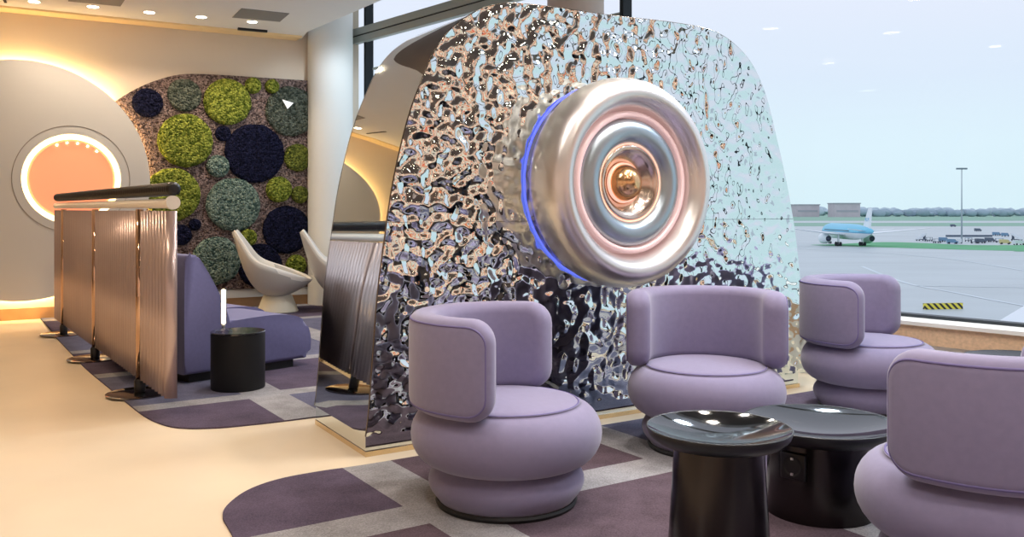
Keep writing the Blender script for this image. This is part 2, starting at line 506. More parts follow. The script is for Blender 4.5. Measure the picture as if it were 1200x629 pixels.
def moss_wall():
    root = empty('moss_wall', bw(2.3, 0.2, 0))
    tag(root, 'preserved moss wall art with lime, teal and navy circles on mauve', 'moss wall')
    ox = Vector(root.location)
    top = spline([(1.0, 2.24), (1.119, 2.345), (1.31, 2.478), (1.532, 2.589), (1.805, 2.672), (2.229, 2.694), (2.722, 2.698), (3.239, 2.704)], 6)
    out = top + [(3.239, .21), (2.62, .215), (1.9, .245), (1.2, .28), (1.0, 1.0)]
    bm = prism(out, .0, .05, lambda a, b, h: bw(a, b, h) - ox)
    obj('moss_backing', bm, M_moss['base'], root, False)
    C = [((1.416, 2.324), .161, 'navy'), ((1.805, 2.435), .184, 'green'), ((2.277, 2.386), .267, 'lime'), ((2.571, 2.595), .095, 'lime'),
         ((2.793, 2.6), .083, 'lime'), ((3.02, 2.319), .30, 'green'), ((1.814, 1.923), .30, 'lime'), ((2.229, 2.018), .089, 'navy'),
         ((2.591, 1.803), .345, 'navy'), ((3.102, 1.768), .165, 'olive'), ((2.171, 1.642), .128, 'teal'), ((1.676, 1.313), .298, 'lime'),
         ((2.874, 1.384), .153, 'lime'), ((2.345, 1.2), .308, 'teal'), ((2.472, 1.12), .14, 'navy'), ((2.967, .905), .285, 'navy'),
         ((1.768, .861), .116, 'navy'), ((1.916, .975), .068, 'navy'), ((2.152, .56), .275, 'teal'), ((2.512, .82), .1, 'lime'),
         ((2.651, .485), .258, 'navy'), ((3.081, .482), .123, 'lime'), ((3.13, 1.325), .105, 'olive')]
    for i, ((s, z), r, kind) in enumerate(C):
        bm = bmesh.new()
        nr, na = 10, 56
        h = {'navy': .03, 'lime': .06, 'teal': .05, 'green': .04, 'olive': .04}[kind] + .0007 * i
        rings = [[bm.verts.new(bw(s, z, .05 + h) - ox)]]
        for a in range(1, nr + 2):
            rr = r * min(1, a / nr)
            ring = []
            for k in range(na):
                th = 2 * PI * k / na
                x, y = s + rr * math.cos(th), z + rr * math.sin(th)
                nz = noise.noise(Vector((x * 28, y * 28, i)))
                d = .05 + h * math.sqrt(max(0, 1 - .75 * (min(1, a / nr)) ** 6)) + nz * .012
                edge = 1 + (.03 * noise.noise(Vector((math.cos(th) * 5, math.sin(th) * 5, i + .5))) if a >= nr else 0)
                if a > nr: d = .04
                ring.append(bm.verts.new(bw(s + (x - s) * edge, z + (y - z) * edge, d) - ox))
            rings.append(ring)
        for k in range(na): bm.faces.new((rings[0][0], rings[1][k], rings[1][(k + 1) % na]))
        for A, Bq in zip(rings[1:], rings[2:]):
            for k in range(na): bm.faces.new((A[k], A[(k + 1) % na], Bq[(k + 1) % na], Bq[k]))
        o = obj('moss_circle', bm, M_moss[kind], root)
        o['label'] = {'navy': 'dark navy moss circle', 'lime': 'lime green moss circle', 'teal': 'grey teal moss circle', 'green': 'slate green moss circle', 'olive': 'olive moss circle'}[kind]
    bm = prism([(2.895, 2.444), (3.029, 2.412), (2.957, 2.336)], .13, .14, lambda a, b, h: bw(a, b, h))
    tag(obj('triangle_sign', bm, M_sign, None, False), 'small white triangle sign on the upper right of the moss wall', 'sign')
moss_wall()
# pale strip under the moss
struct('trim_8', wall_box(bw, (1.2, 0, .12), (3.3, .03, .215)), M_wallwhite)

# ------------------------------------------------------------------ ceiling fittings
def downlight(x, y, label, group, z=CEIL):
    r = empty('downlight', (x, y, z))
    obj('trim_ring', lathe([(.052, 0), (.066, -.004), (.070, 0)], 24), M_ring, r)
    obj('lens', lathe([(0, -.003), (.05, -.003)], 24), M_led, r)
    tag(r, label, 'ceiling light', group)
    return r
ords = ['first', 'second', 'third', 'fourth', 'fifth']
DL = [(-4.724, 8.858), (-4.247, 9.082), (-3.78, 9.338), (-3.316, 9.567), (-2.846, 9.815)]
for i, (x, y) in enumerate(DL):
    downlight(x, y, 'small round recessed ceiling light over the back wall, %s from the left' % ords[i], 'downlights along the back wall')
GRID = [(-3.2, 6.6), (-2.3, 7.5), (-4.0, 5.2), (-1.9, 4.9), (-3.0, 3.4), (-.9, 2.4), (-.2, 3.3), (-.4, 1.0), (.7, 1.6), (1.5, 2.5), (.6, .1), (1.7, .8), (2.6, 1.5), (3.2, -.2), (.9, 3.6), (-1.45, 6.3), (4.6, .7), (6.2, -1.2), (.6, 4.6), (1.25, 4.3), (1.9, 4.4), (1.3, 5.25), (.4, 5.85), (-.2, 5.1), (2.1, 3.6)]  # unseen lounge grid, with extras added to light the screen and patterned wall
for x, y in GRID:
    downlight(x, y, 'round recessed ceiling light in the grey lounge ceiling above the tables', 'downlights over the lounge', CEIL - .03).scale = (1.7, 1.7, 1)

def ceil_panel(name, pts, m, label, cat, z=.006):
    bm = bmesh.new()
    bm.faces.new([bm.verts.new((x, y, CEIL - z)) for x, y in pts])
    r = bmesh.ops.extrude_face_region(bm, geom=bm.faces[:])
    for v in [g for g in r['geom'] if isinstance(g, bmesh.types.BMVert)]: v.co.z = CEIL + .002
    return tag(obj(name, bm, m, None, False), label, cat)
ceil_panel('ceiling_vent', [(-2.759, 9.14), (-2.331, 9.379), (-2.535, 9.784), (-2.988, 9.567)], M_panel, 'square grey ceiling vent near the white column', 'ceiling vent')
ceil_panel('ceiling_vent', [(-4.37, 8.82), (-3.95, 9.04), (-3.68, 8.58), (-4.1, 8.36)], M_panel, 'square grey ceiling vent cut by the top of the photo', 'ceiling vent')
ceil_panel('slot_diffuser', [(-3.089, 10.106), (-2.80, 10.26), (-2.82, 10.30), (-3.109, 10.15)], M_black, 'thin black slot diffuser in the ceiling edge', 'air diffuser', .024)
ceil_panel('light_track', [(-5.02, 8.86), (-5.00, 8.87), (-4.80, 8.42), (-4.82, 8.41)], M_black, 'thin black track on the ceiling at the far left', 'ceiling track', .012)

# ------------------------------------------------------------------ carpets
def carpet(name, outline, z, label, bandA, bandB, per, fn):
    bm = bmesh.new()
    bm.faces.new([bm.verts.new((x, y, z)) for x, y in outline])
    bmesh.ops.triangulate(bm, faces=bm.faces[:], ngon_method='EAR_CLIP')
    ps = [((Vector((x, y, 0)) - POD).dot(U), (Vector((x, y, 0)) - POD).dot(N)) for x, y in outline]
    for ax, band, D in ((0, bandA, U), (1, bandB, N)):
        lo, hi = min(p[ax] for p in ps), max(p[ax] for p in ps)
        for e in band:
            k = math.floor((lo - e) / per)
            while e + k * per < hi:
                c = e + k * per
                bmesh.ops.bisect_plane(bm, geom=bm.verts[:] + bm.edges[:] + bm.faces[:], plane_co=POD + D * c, plane_no=D)
                k += 1
    for f in bm.faces:
        c = f.calc_center_median(); q = Vector((c.x, c.y, 0)) - POD
        a, b = q.dot(U), q.dot(N)
        ia, ib = math.floor((a - bandA[0]) / per), math.floor((b - bandB[0]) / per)
        inA = (a - bandA[0]) - ia * per < bandA[1] - bandA[0]
        inB = (b - bandB[0]) - ib * per < bandB[1] - bandB[0]
        f.material_index = 1 if (inA or inB) else fn(ia, ib)
        if f.normal.z < 0: f.normal_flip()
    top = [bm.verts.new((x, y, z)) for x, y in outline]; low = [bm.verts.new((x, y, 0)) for x, y in outline]
    for k in range(len(top)):
        k2 = (k + 1) % len(top); bm.faces.new((top[k], top[k2], low[k2], low[k]))
    o = obj(name, bm, M_carpet, None, False)
    return tag(o, label, 'carpet')
c1 = spline([(-.30, 1.9), (-.75, 2.65), (-.958, 3.096), (-1.02, 3.22), (-1.075, 3.33), (-1.10, 3.45), (-1.085, 3.615), (-1.033, 3.738), (-.949, 3.833), (-.821, 3.92), (-.723, 3.972), (-.526, 4.093), (.466, 4.735), (1.933, 5.665), (2.02, 5.70)], 5)
c1 += [(2.25, 5.60), (3.6, 4.0), (4.9, 2.4), (8.4, -1.7), (6.5, -4.2), (1.5, -3.5)]
carpet('carpet', c1, .008, 'patchwork purple and grey carpet under the lavender barrel chairs', (-.17, .06), (.74, .96), 1.215, lambda a, b: 0 if (a < 0 and b < 0) else (2 if (a == 0 and b < 1) else (2 if (a < 0) else (3 if (a + b) % 2 == 0 else 4))))
c2 = spline([(-4.95, 9.40), (-4.452, 8.625), (-4.102, 8.05), (-3.602, 7.274), (-3.075, 6.457), (-2.55, 5.696), (-2.196, 5.182), (-2.027, 4.949), (-1.894, 4.80), (-1.79, 4.715), (-1.69, 4.682), (-1.585, 4.689), (-1.482, 4.717), (-1.244, 4.84), (-.95, 5.03)], 5)
c2 += [(-.9, 5.1), (.2, 6.2), (1.6, 6.55), (.2, 8.2), (-1.75, 10.5), (-2.1, 10.62), (-2.5, 10.83)]
carpet('carpet', c2, .008, 'dark striped carpet under the pleated screen and indigo lounge seats', (-.09, .155), (-1.69, -1.53), 1.215, lambda a, b: 0 if (a + b) % 2 else 3)

# ------------------------------------------------------------------ mirrored pod
OUT = [(-.004, .097), (.005, .16), (.017, .28), (.034, .50), (.056, .76), (.09, 1.0), (.135, 1.28), (.212, 1.58), (.297, 1.795), (.365, 1.93), (.456, 2.042), (.588, 2.135), (.722, 2.188), (.86, 2.207), (1.075, 2.214),
       (1.302, 2.214), (1.542, 2.218), (1.86, 2.228), (2.131, 2.226), (2.273, 2.206), (2.418, 2.152), (2.568, 2.044), (2.691, 1.862), (2.786, 1.609), (2.866, 1.373), (2.922, 1.177), (2.969, .98), (3.018, .664), (3.054, .314), (3.071, .096)]
def pod_build():
    root = empty('mirror_pod', POD)
    tag(root, 'large rounded mirrored pod wall with hammered steel front', 'pod')
    smooth_out = spline(OUT, 4)
    def q(t, z, h):   # h: 0 front .. 1 back
        return U * t + SIDE * h + Vector((0, 0, z))
    # front skin, split at the joint line z = 1.09
    zj = 1.088
    def cross(pts_):
        return pts_
    left = [p for p in smooth_out if p[0] < 1.5]; right = [p for p in smooth_out if p[0] >= 1.5]
    def at(lst, z):
        for (a, b), (c, d) in zip(lst, lst[1:]):
            if (b - z) * (d - z) <= 0 and b != d: return a + (c - a) * (z - b) / (d - b)
    xl, xr = at(left, zj), at(right, zj)
    lower = [p for p in left if p[1] < zj] + [(xl, zj - .001), (xr, zj - .001)] + [p for p in right if p[1] < zj]
    upper = [(xl, zj + .001)] + [p for p in left if p[1] > zj] + [p for p in right if p[1] > zj] + [(xr, zj + .001)]
    d = .012 / SIDE.length
    obj('lower_front_panel', prism(lower, -d, 0, q), M_ripple, root, False)['label'] = 'hammered mirror panel below the joint'
    obj('upper_front_panel', prism(upper, -d, 0, q), M_ripple, root, False)['label'] = 'hammered mirror panel above the joint'
    # smooth side ribbon
    bm = bmesh.new()
    A = [bm.verts.new(q(t, z, .0005)) for t, z in smooth_out]; Bq = [bm.verts.new(q(t, z, 1)) for t, z in smooth_out]
    for k in range(len(A) - 1): bm.faces.new((A[k], A[k + 1], Bq[k + 1], Bq[k]))
    obj('side_shell', bm, M_mirror, root)['label'] = 'smooth polished mirror side'
    obj('rear_panel', prism(smooth_out, .98, .995, q), M_panel, root, False)
    # dark edge line round the front
    bm = bmesh.new()
    add_tube(bm, [q(t, z, -.5 * d) for t, z in smooth_out], .005, 6)
    obj('edge_strip', bm, mat('edge_strip_steel', srgb(120, 110, 100), rough=.25, metal=1), root)
    pl = [(-.0, 0), (3.015, 0), (3.015, .097), (-.0, .097)]
    obj('plinth', prism(pl, .01, .97, q), M_mirror, root, False)['label'] = 'flat mirror plinth'
    obj('plinth_strip', prism([(-.004, 0), (3.019, 0), (3.019, .024), (-.004, .024)], -.004, .975, q), mat('brass_strip', srgb(226, 202, 160), rough=.18, metal=.9), root, False)  # beige colour stands in for the floor reflected at the plinth foot
pod_build()

def sculpture():
    c = pod(1.392, 1.29, .014)
    root = empty('ring_sculpture', c)
    tag(root, 'big round brushed steel ring sculpture mounted on the hammered mirror', 'wall sculpture')
    Mx = Matrix(((U.x, 0, N.x, 0), (U.y, 0, N.y, 0), (0, 1, 0, 0), (0, 0, 0, 1)))
    R, a, b, s0 = .466, .09, .148, .168
    prof = []
    for k in range(41):   # from the back, out over the crest and into the centre
        th = math.radians(-70 + 240 * k / 40)
        ra = a if math.cos(th) > 0 else a * .95
        prof.append((R + ra * math.cos(th), s0 + b * math.sin(th)))
    # inner slope ends near r=.25; cut at r=.372
    tyre = []
    for r_, s_ in prof:
        tyre.append((r_, s_))
    tyre = [p for i, p in enumerate(tyre) if i < 20 or p[0] >= .378]
    tyre += [(.374, .17)]
    obj('outer_ring', lathe([(.47, .028)] + tyre, 128, Mx), M_steel, root)
    obj('back_plate', lathe([(0, 0), (.47, 0), (.47, .05), (0, .05)], 96, Mx), M_steel, root, True, angle=40)
    obj('blue_light_strip', lathe([(.522, .006), (.53, .006), (.534, .010), (.53, .014), (.522, .014)], 128, Mx), M_blue, root)
    obj('pink_ring', lathe([(.376, .17), (.374, .236), (.368, .247), (.350, .249), (.343, .243), (.341, .18)], 96, Mx), M_pinkring, root)
    tor = [(.272 + .064 * math.cos(math.radians(-30 + 240 * k / 20)), .222 + .042 * math.sin(math.radians(-40 + 260 * k / 20))) for k in range(21)]
    obj('middle_ring', lathe(tor, 96, Mx), mat('blue_grey_steel', srgb(176, 188, 196), rough=.34, metal=1), root)
    obj('amber_light_ring', lathe([(.211, .19), (.209, .226), (.204, .231), (.200, .226), (.199, .19)], 96, Mx), M_glow, root)
    obj('dish', lathe([(.2, .21), (.196, .23), (.185, .232), (.15, .205), (.115, .165), (.09, .15), (0, .145)], 96, Mx), M_steelball, root)
    obj('amber_light_ring', lathe([(.108, .165), (.106, .18), (.098, .182), (.09, .16)], 64, Mx), M_glow, root)
    dome = [(.098 * math.cos(math.radians(90 * k / 16)), .17 + .098 * math.sin(math.radians(90 * k / 16))) for k in range(17)]
    obj('dome', lathe([(.098, .14)] + dome[:-1] + [(0, .268)], 64, Mx), mat('golden_steel', srgb(236, 190, 140), rough=.2, metal=1), root)
sculpture()

# ------------------------------------------------------------------ lavender barrel chairs
def bent_panel(span, ro, ri, zb, zt, corner=.09, er=.044):
    """upholstered back: rounded slab bent along an arc, centred on +X direction"""
    rm = (ro + ri) / 2
    Ls = span * rm
    bm = bmesh.new()
    ns = 26
    end = corner + .02
    xs = [-Ls / 2] + [-Ls / 2 + end + (Ls - 2 * end) * k / ns for k in range(ns + 1)] + [Ls / 2]
    t = (ro - ri) / 2
    cols = [[bm.verts.new((x, y, z)) for y, z in ((-t, zb), (t, zb), (t, zt), (-t, zt))] for x in xs]
    for A, B in zip(cols, cols[1:]):
        for k in range(4): bm.faces.new((A[k], A[(k + 1) % 4], B[(k + 1) % 4], B[k]))
    bm.faces.new(cols[0][::-1]); bm.faces.new(cols[-1])
    bm.edges.ensure_lookup_table()
    ce = [e for e in bm.edges if abs(e.verts[0].co.x - e.verts[1].co.x) < 1e-6 and abs(abs(e.verts[0].co.x) - Ls / 2) < 1e-6 and abs(e.verts[0].co.z - e.verts[1].co.z) < 1e-6]
    bmesh.ops.bevel(bm, geom=ce, offset=corner, segments=7, affect='EDGES', profile=.5)
    bm.normal_update()
    pe = []
    for e in bm.edges:
        if len(e.link_faces) == 2:
            n1, n2 = e.link_faces[0].normal, e.link_faces[1].normal
            if abs(abs(n1.y) - abs(n2.y)) > .5: pe.append(e)
    bmesh.ops.bevel(bm, geom=pe, offset=er, segments=4, affect='EDGES', profile=.5)
    for v in bm.verts:
        s, n, z = v.co
        # gentle crown of the upholstery
        fz = (z - zb) / (zt - zb) * 2 - 1
        n *= 1 + .10 * (1 - fz * fz)
        ph = s / rm; r = rm + n
        v.co = (r * math.cos(ph), r * math.sin(ph), z)
    return bm

def panel_seam(span, ro, ri, zb, zt, corner=.09):
    rm = (ro + ri) / 2; Ls = span * rm
    bm = bmesh.new()
    for n in ((ro - ri) / 2 * .93,):
        ins = .026
        pts = []
        c = corner - ins; x1, z0, z1 = Ls / 2 - ins, zb + ins, zt - ins
        for k in range(25): pts.append((-x1 + c + (2 * x1 - 2 * c) * k / 24, z0))
        for k in range(1, 7): a = -PI / 2 + PI / 2 * k / 6; pts.append((x1 - c + c * math.cos(a), z0 + c + c * math.sin(a)))
        for k in range(0, 7): a = PI / 2 * k / 6; pts.append((x1 - c + c * math.cos(a), z1 - c + c * math.sin(a)))
        for k in range(1, 25): pts.append((x1 - c - (2 * x1 - 2 * c) * k / 24, z1))
        for k in range(1, 7): a = PI / 2 + PI / 2 * k / 6; pts.append((-x1 + c + c * math.cos(a), z1 - c + c * math.sin(a)))
        for k in range(0, 6): a = PI + PI / 2 * k / 6; pts.append((-x1 + c + c * math.cos(a), z0 + c + c * math.sin(a)))
        P = []
        for s, z in pts:
            ph = s / rm; r = rm + n
            P.append((r * math.cos(ph), r * math.sin(ph), z))
        add_tube(bm, P, .0048, 5, True)
    return bm

def barrel_chair(x, y, facing, label):
    r = empty('barrel_chair', (x, y, .008), math.radians(facing + 180))
    tag(r, label, 'armchair', 'lavender barrel chairs round the black tables')
    obj('glide', lathe([(0, 0), (.272, 0), (.278, .012), (.272, .022), (0, .022)], 64), M_black, r, True, angle=40)
    base = [(0, .02), (.265, .02)] + [(.262 + .043 * math.sin(PI * k / 12), .02 + .145 * k / 12) for k in range(1, 12)] + [(.262, .165), (0, .168)]
    obj('base_cushion', lathe(base, 72), M_purple, r)
    seat = [(0, .158), (.25, .158), (.29, .162)]
    for k in range(1, 16):
        th = -PI / 2 + PI * k / 16
        seat.append((.262 + .112 * math.cos(th), .275 + .117 * math.sin(th)))
    seat += [(.29, .3915), (.285, .393), (.281, .3905), (.277, .395), (.255, .401), (.18, .41), (.08, .414), (0, .415)]
    s = obj('seat', lathe(seat, 72), M_purple, r)
    bm = bmesh.new(); add_tube(bm, [(.283 * math.cos(2 * PI * k / 72), .283 * math.sin(2 * PI * k / 72), .3925) for k in range(72)], .0035, 5, True)
    obj('seat_seam', bm, M_seam, s)
    sp = math.radians(207)
    b = obj('backrest', bent_panel(sp, .379, .268,   .378, .748), M_purple, r)
    obj('backrest_seam', panel_seam(sp, .379, .268,   .378, .748), M_seam, b)
    return r
barrel_chair(-.022, 3.52, -20, 'lavender barrel chair at the pod corner, nearest the beige floor')
barrel_chair(.934, 4.32, -97, 'lavender barrel chair behind the black tables, facing the camera')
barrel_chair(2.05, 5.147, -39, 'lavender barrel chair by the window, just right of the pod')
barrel_chair(1.43, 2.70, 120, 'lavender barrel chair seen from behind, cut by the right of the photo')

# ------------------------------------------------------------------ black tray tables
def tray_table(x, y, r, h, rt, rb, lip, label, socket=None):
    t = empty('tray_table', (x, y, .008))
    tag(t, label, 'side table', None)
    h -= .008
    outer = [(0, h - lip), (r - .055, h - lip), (r - .03, h - lip + .006), (r - .008, h - lip * .5), (r, h - .004), (r - .002, h), (r - .006, h - .002)]
    inner = []
    for k in range(1, 13):
        f = 1 - k / 12
        inner.append(((r - .008) * f, h - .004 - (lip - .006) * (1 - f ** 2.0)))
    bm = bmesh.new(); add_lathe(bm, outer, 96, None, 1); add_lathe(bm, [outer[-1]] + inner, 96, None, 0)
    bmesh.ops.remove_doubles(bm, verts=bm.verts[:], dist=1e-5)
    obj('tray', bm, [M_tray, M_lip], t)
    obj('pedestal', lathe([(0, 0), (rb, 0), (rb, .006), (rt, h - lip), (0, h - lip)], 72), M_blackmetal, t, True, angle=40)
    if socket is not None:
        a = math.radians(socket)
        px, py = (rt + rb) / 2 * math.cos(a), (rt + rb) / 2 * math.sin(a)
        Mx = Matrix.Translation((px, py, .205)) @ Matrix.Rotation(a, 4, 'Z')
        s = obj('power_socket', box((-.012, -.05, -.05), (.006, .05, .05), Mx, .006), M_socket, t)
        obj('socket_well', lathe([(.0, .0), (.026, 0), (.032, .006), (.038, .006)], 24, Mx @ Matrix.Translation((.003, 0, 0)) @ Matrix.Rotation(PI / 2, 4, 'Y')), M_black, s)
        for dz in (-.028, .028):
            obj('earth_clip', box((.006, -.005, dz - .004), (.011, .005, dz + .004), Mx), M_pin, s, False)
    return t
tray_table(.62, 2.687, .2165, .50, .132, .158, .05, 'tall narrow black tray table, in front of the low wide one')
tray_table(1.166, 3.40, .285, .35, .186, .198, .055, 'low wide black tray table with a power socket in its pedestal', -137)
tray_table(2.74, 4.82, .285, .35, .186, .198, .055, 'black tray table half hidden behind the right-hand chair by the window sill')

# ------------------------------------------------------------------ pleated screen
def screen():
    P0 = Vector((-1.89, 4.96, 0)); D = Vector((-.562, .827, 0)).normalized(); L = 4.46
    NS = Vector((-D.y, D.x, 0))                                # towards the walkway on the left
    if NS.x > 0: NS = -NS
    root = empty('pleated_screen', P0 + D * L / 2)
    tag(root, 'long mauve pleated room divider with rose chrome posts and ribbed black top roll', 'room divider')
    ox = Vector(root.location)
    g = lambda s, d, z: P0 + D * s + NS * d + Vector((0, 0, z)) - ox
    posts = [.72, 2.28, 3.90]
    cuts = [0] + posts + [L]
    for a, b in zip(cuts, cuts[1:]):
        bm = bmesh.new()
        a2, b2 = a + (.03 if a > 0 else 0), b - (.03 if b < L else 0)
        n = max(1, round((b2 - a2) / .074))
        m = n * 10
        prev = None
        for k in range(m + 1):
            s = a2 + (b2 - a2) * k / m
            d = .06 * abs(math.sin(PI * n * k / m)) ** .7 - .035
            cur = [bm.verts.new(g(s, d, z)) for z in (.10, .6, 1.14)]
            if prev:
                for i in range(2): bm.faces.new((prev[i], prev[i + 1], cur[i + 1], cur[i]))
            prev = cur
        o = obj('pleated_panel', bm, M_pleat, root)
        md = o.modifiers.new('thick', 'SOLIDIFY'); md.thickness = .006
        bm = bmesh.new()
    for s in posts:
        p = obj('post', tube([g(s, .012, .02), g(s, .012, .6), g(s, .012, 1.15)], .024, 20), M_chrome, root)
        c = g(s, .02, 0)
        bm = lathe([(0, .009), (.19, .009), (.19, .016), (.17, .022), (0, .022)], 48, Matrix.Translation(c))
        obj('foot_plate', bm, M_plate, root, True, angle=40)
        obj('post_collar', lathe([(.03, .02), (.034, .03), (.034, .09), (.026, .1)], 20, Matrix.Translation(g(s, .012, 0))), M_hose, p)
    rail = obj('top_rail', tube([g(-.05, 0, 1.182), g(L / 2, 0, 1.182), g(L + .03, 0, 1.182)], .027, 20), M_rail, root, True, angle=40)
    obj('rail_cap', tube([g(-.062, 0, 1.186), g(-.03, 0, 1.186)], .038, 28), M_rail, rail, True, angle=40)
    bm = bmesh.new()
    n = 100
    pts, rr = [], []
    for k in range(n * 6 + 1):
        s = -.03 + (L + .05) * k / (n * 6)
        pts.append(g(s, -.012, 1.262)); rr.append(.027 + .012 * abs(math.cos(PI * k / 6)))
    rr[0] = .02; rr[-1] = .02
    add_tube(bm, pts, rr, 16)
    obj('ribbed_roll', bm, M_hose, root)
screen()

# ------------------------------------------------------------------ indigo lounge seats, side table, lamp
F_ = Vector((.664, .747, 0)).normalized(); L_ = Vector((-F_.y, F_.x, 0))
def lounge(o, label):
    r = empty('lounge_chair', o, math.atan2(F_.y, F_.x))
    tag(r, label, 'lounge chair', 'indigo lounge seats behind the screen')
    w = .63
    def prof_bm(p, y0, y1, bev):
        bm = prism(p, y0, y1, lambda a, b, h: Vector((a, h, b)))
        caps = [e for e in bm.edges if abs(e.verts[0].co.y - e.verts[1].co.y) < 1e-6]
        bmesh.ops.bevel(bm, geom=caps, offset=bev, segments=4, affect='EDGES', profile=.5)
        return bm
    back = spline([(-.085, .06), (-.09, .45), (-.082, .80), (-.05, .842), (-.005, .838), (.03, .80), (.10, .69), (.18, .54), (.235, .40), (.25, .25), (.25, .06)], 4)
    obj('backrest', prof_bm(back, 0, w, .022), M_indigo, r, True, angle=60)
    seat = spline([(.2, .055), (.2, .36), (.30, .383), (.55, .394), (.70, .386), (.80, .362), (.87, .31), (.908, .20), (.895, .09), (.84, .055)], 4)
    obj('seat', prof_bm(seat, .012, w - .012, .03), M_indigo, r, True, angle=60)
    obj('plinth', box((-.03, .05, 0), (.78, w - .05, .06)), M_black, r, False)
    return r
A0 = Vector((-2.07, 5.89, .008))
lounge(A0, 'indigo lounge seat nearest the camera, beside the black drum table')
lounge(A0 + L_ * .67 + F_ * .11, 'indigo lounge seat behind the nearer one, partly hidden by it')

t = empty('drum_table', (-1.755, 5.74, .008))
tag(t, 'matte black cylinder side table holding the lit tube lamp', 'side table')
obj('drum_body', lathe([(0, 0), (.164, 0), (.168, .006), (.168, .352), (0, .352)], 56), M_black, t, True, angle=40)
obj('drum_top', lathe([(0, .352), (.17, .352), (.17, .36), (.166, .364), (0, .364)], 56), M_blackgloss, t, True, angle=40)
def lamp():
    r = empty('tube_lamp', (-1.835, 5.70, .373))
    tag(r, 'slim glowing glass tube lamp on the black cylinder table', 'lamp')
    obj('lamp_base', lathe([(0, 0), (.052, 0), (.052, .014), (.03, .02), (.012, .026), (.012, .05), (0, .05)], 32), M_lampglass, r, True, angle=40)
    obj('socket', lathe([(0, .021), (.011, .021), (.011, .05), (0, .05)], 20), M_pin, r)
    obj('glass_tube', lathe([(.019, .045), (.021, .06), (.021, .262), (.014, .275), (0, .279)], 24), M_lampglass, r)
    obj('filament', lathe([(0, .05), (.0135, .052), (.0135, .262), (0, .268)], 20), M_bulb, r)
lamp()

# ------------------------------------------------------------------ white shell chairs
def shell_chair(x, y, rz, label):
    r = empty('shell_chair', (x, y, .008), rz)
    tag(r, label, 'swivel chair', 'white shell chairs by the moss wall')
    Mid = spline([(-.475, .885), (-.40, .62), (-.324, .413), (-.217, .255), (-.10, .185), (.03, .172), (.18, .225), (.29, .29), (.355, .338)], 5)
    Rim = spline([(-.46, .895), (-.355, .75), (-.27, .63), (-.19, .565), (-.08, .52), (.03, .482), (.16, .43), (.265, .385), (.35, .345)], 5)
    n = len(Mid)
    W = [.035 + .30 * math.sin(PI * (.04 + .90 * k / (n - 1))) ** .6 for k in range(n)]
    def sheet(off, shrink, v0=-1, v1=1):
        bm = bmesh.new(); nv = 24
        g = []
        for k in range(n):
            row = []
            for j in range(nv + 1):
                v = (-1 + 2 * j / nv) * shrink
                m, q = Mid[k], Rim[k]
                w = abs(v) ** 2.2
                p = Vector((m[0] + (q[0] - m[0]) * w, W[k] * math.sin(v * PI / 2) , m[1] + (q[1] - m[1]) * w))
                row.append(bm.verts.new(p))
            g.append(row)
        for a, b in zip(g, g[1:]):
            for j in range(nv): bm.faces.new((a[j], a[j + 1], b[j + 1], b[j]))
        return bm
    o = obj('shell', sheet(0, 1), M_shellg, r)
    md = o.modifiers.new('thick', 'SOLIDIFY'); md.thickness = .022; md.offset = 0
    p = obj('seat_pad', sheet(0, .985), M_shellw, r)
    # lift the pad towards the hollow of the shell
    for v in p.data.vertices:
        v.co += Vector((.018, 0, .018))
    md = p.modifiers.new('thick', 'SOLIDIFY'); md.thickness = .02; md.offset = 0
    obj('pedestal', lathe([(0, 0), (.222, 0), (.225, .008), (.165, .16), (.14, .20), (0, .20)], 56), M_cone, r, True, angle=40)
    return r
shell_chair(-2.62, 10.02, .2, 'white shell swivel chair in front of the moss wall, fully visible')
shell_chair(-1.90, 10.12, .2, 'white shell swivel chair partly hidden behind the mirrored pod')

# ------------------------------------------------------------------ outdoors
GZ = 1.15 - 12.5
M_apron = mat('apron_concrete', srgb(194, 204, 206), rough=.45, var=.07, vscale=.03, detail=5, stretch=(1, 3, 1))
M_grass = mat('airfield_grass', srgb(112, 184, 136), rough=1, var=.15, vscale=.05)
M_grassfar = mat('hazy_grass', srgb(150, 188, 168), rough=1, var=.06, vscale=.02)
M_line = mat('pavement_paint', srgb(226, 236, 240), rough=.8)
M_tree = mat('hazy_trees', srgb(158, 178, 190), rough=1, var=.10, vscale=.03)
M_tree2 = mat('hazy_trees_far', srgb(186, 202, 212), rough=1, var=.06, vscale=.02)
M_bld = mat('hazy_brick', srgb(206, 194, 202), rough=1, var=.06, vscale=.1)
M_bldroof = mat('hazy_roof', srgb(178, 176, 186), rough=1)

bm = bmesh.new()
for q in [[(-2500, 30), (2500, 30), (4000, 2600), (-4000, 2600)]]:
    bm.faces.new([bm.verts.new((x, y, GZ)) for x, y in q])
struct('ground_apron', bm, M_apron)
def ground_patch(name, pts, m, dz):
    bm = bmesh.new(); bm.faces.new([bm.verts.new((x, y, GZ + dz)) for x, y in pts]); return struct(name, bm, m)
def px(x, y):      # survey point on the apron
    return ((x - 600) * 12.5 / (y - 245), 1050 * 12.5 / (y - 245))
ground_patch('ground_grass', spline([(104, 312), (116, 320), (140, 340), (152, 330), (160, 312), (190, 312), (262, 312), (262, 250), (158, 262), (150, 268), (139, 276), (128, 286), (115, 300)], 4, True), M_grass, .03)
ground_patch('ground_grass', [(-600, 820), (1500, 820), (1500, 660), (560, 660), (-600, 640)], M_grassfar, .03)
ground_patch('ground_grass', [(-900, 2300), (2300, 2300), (1700, 960), (-900, 960)], M_grassfar, .03)
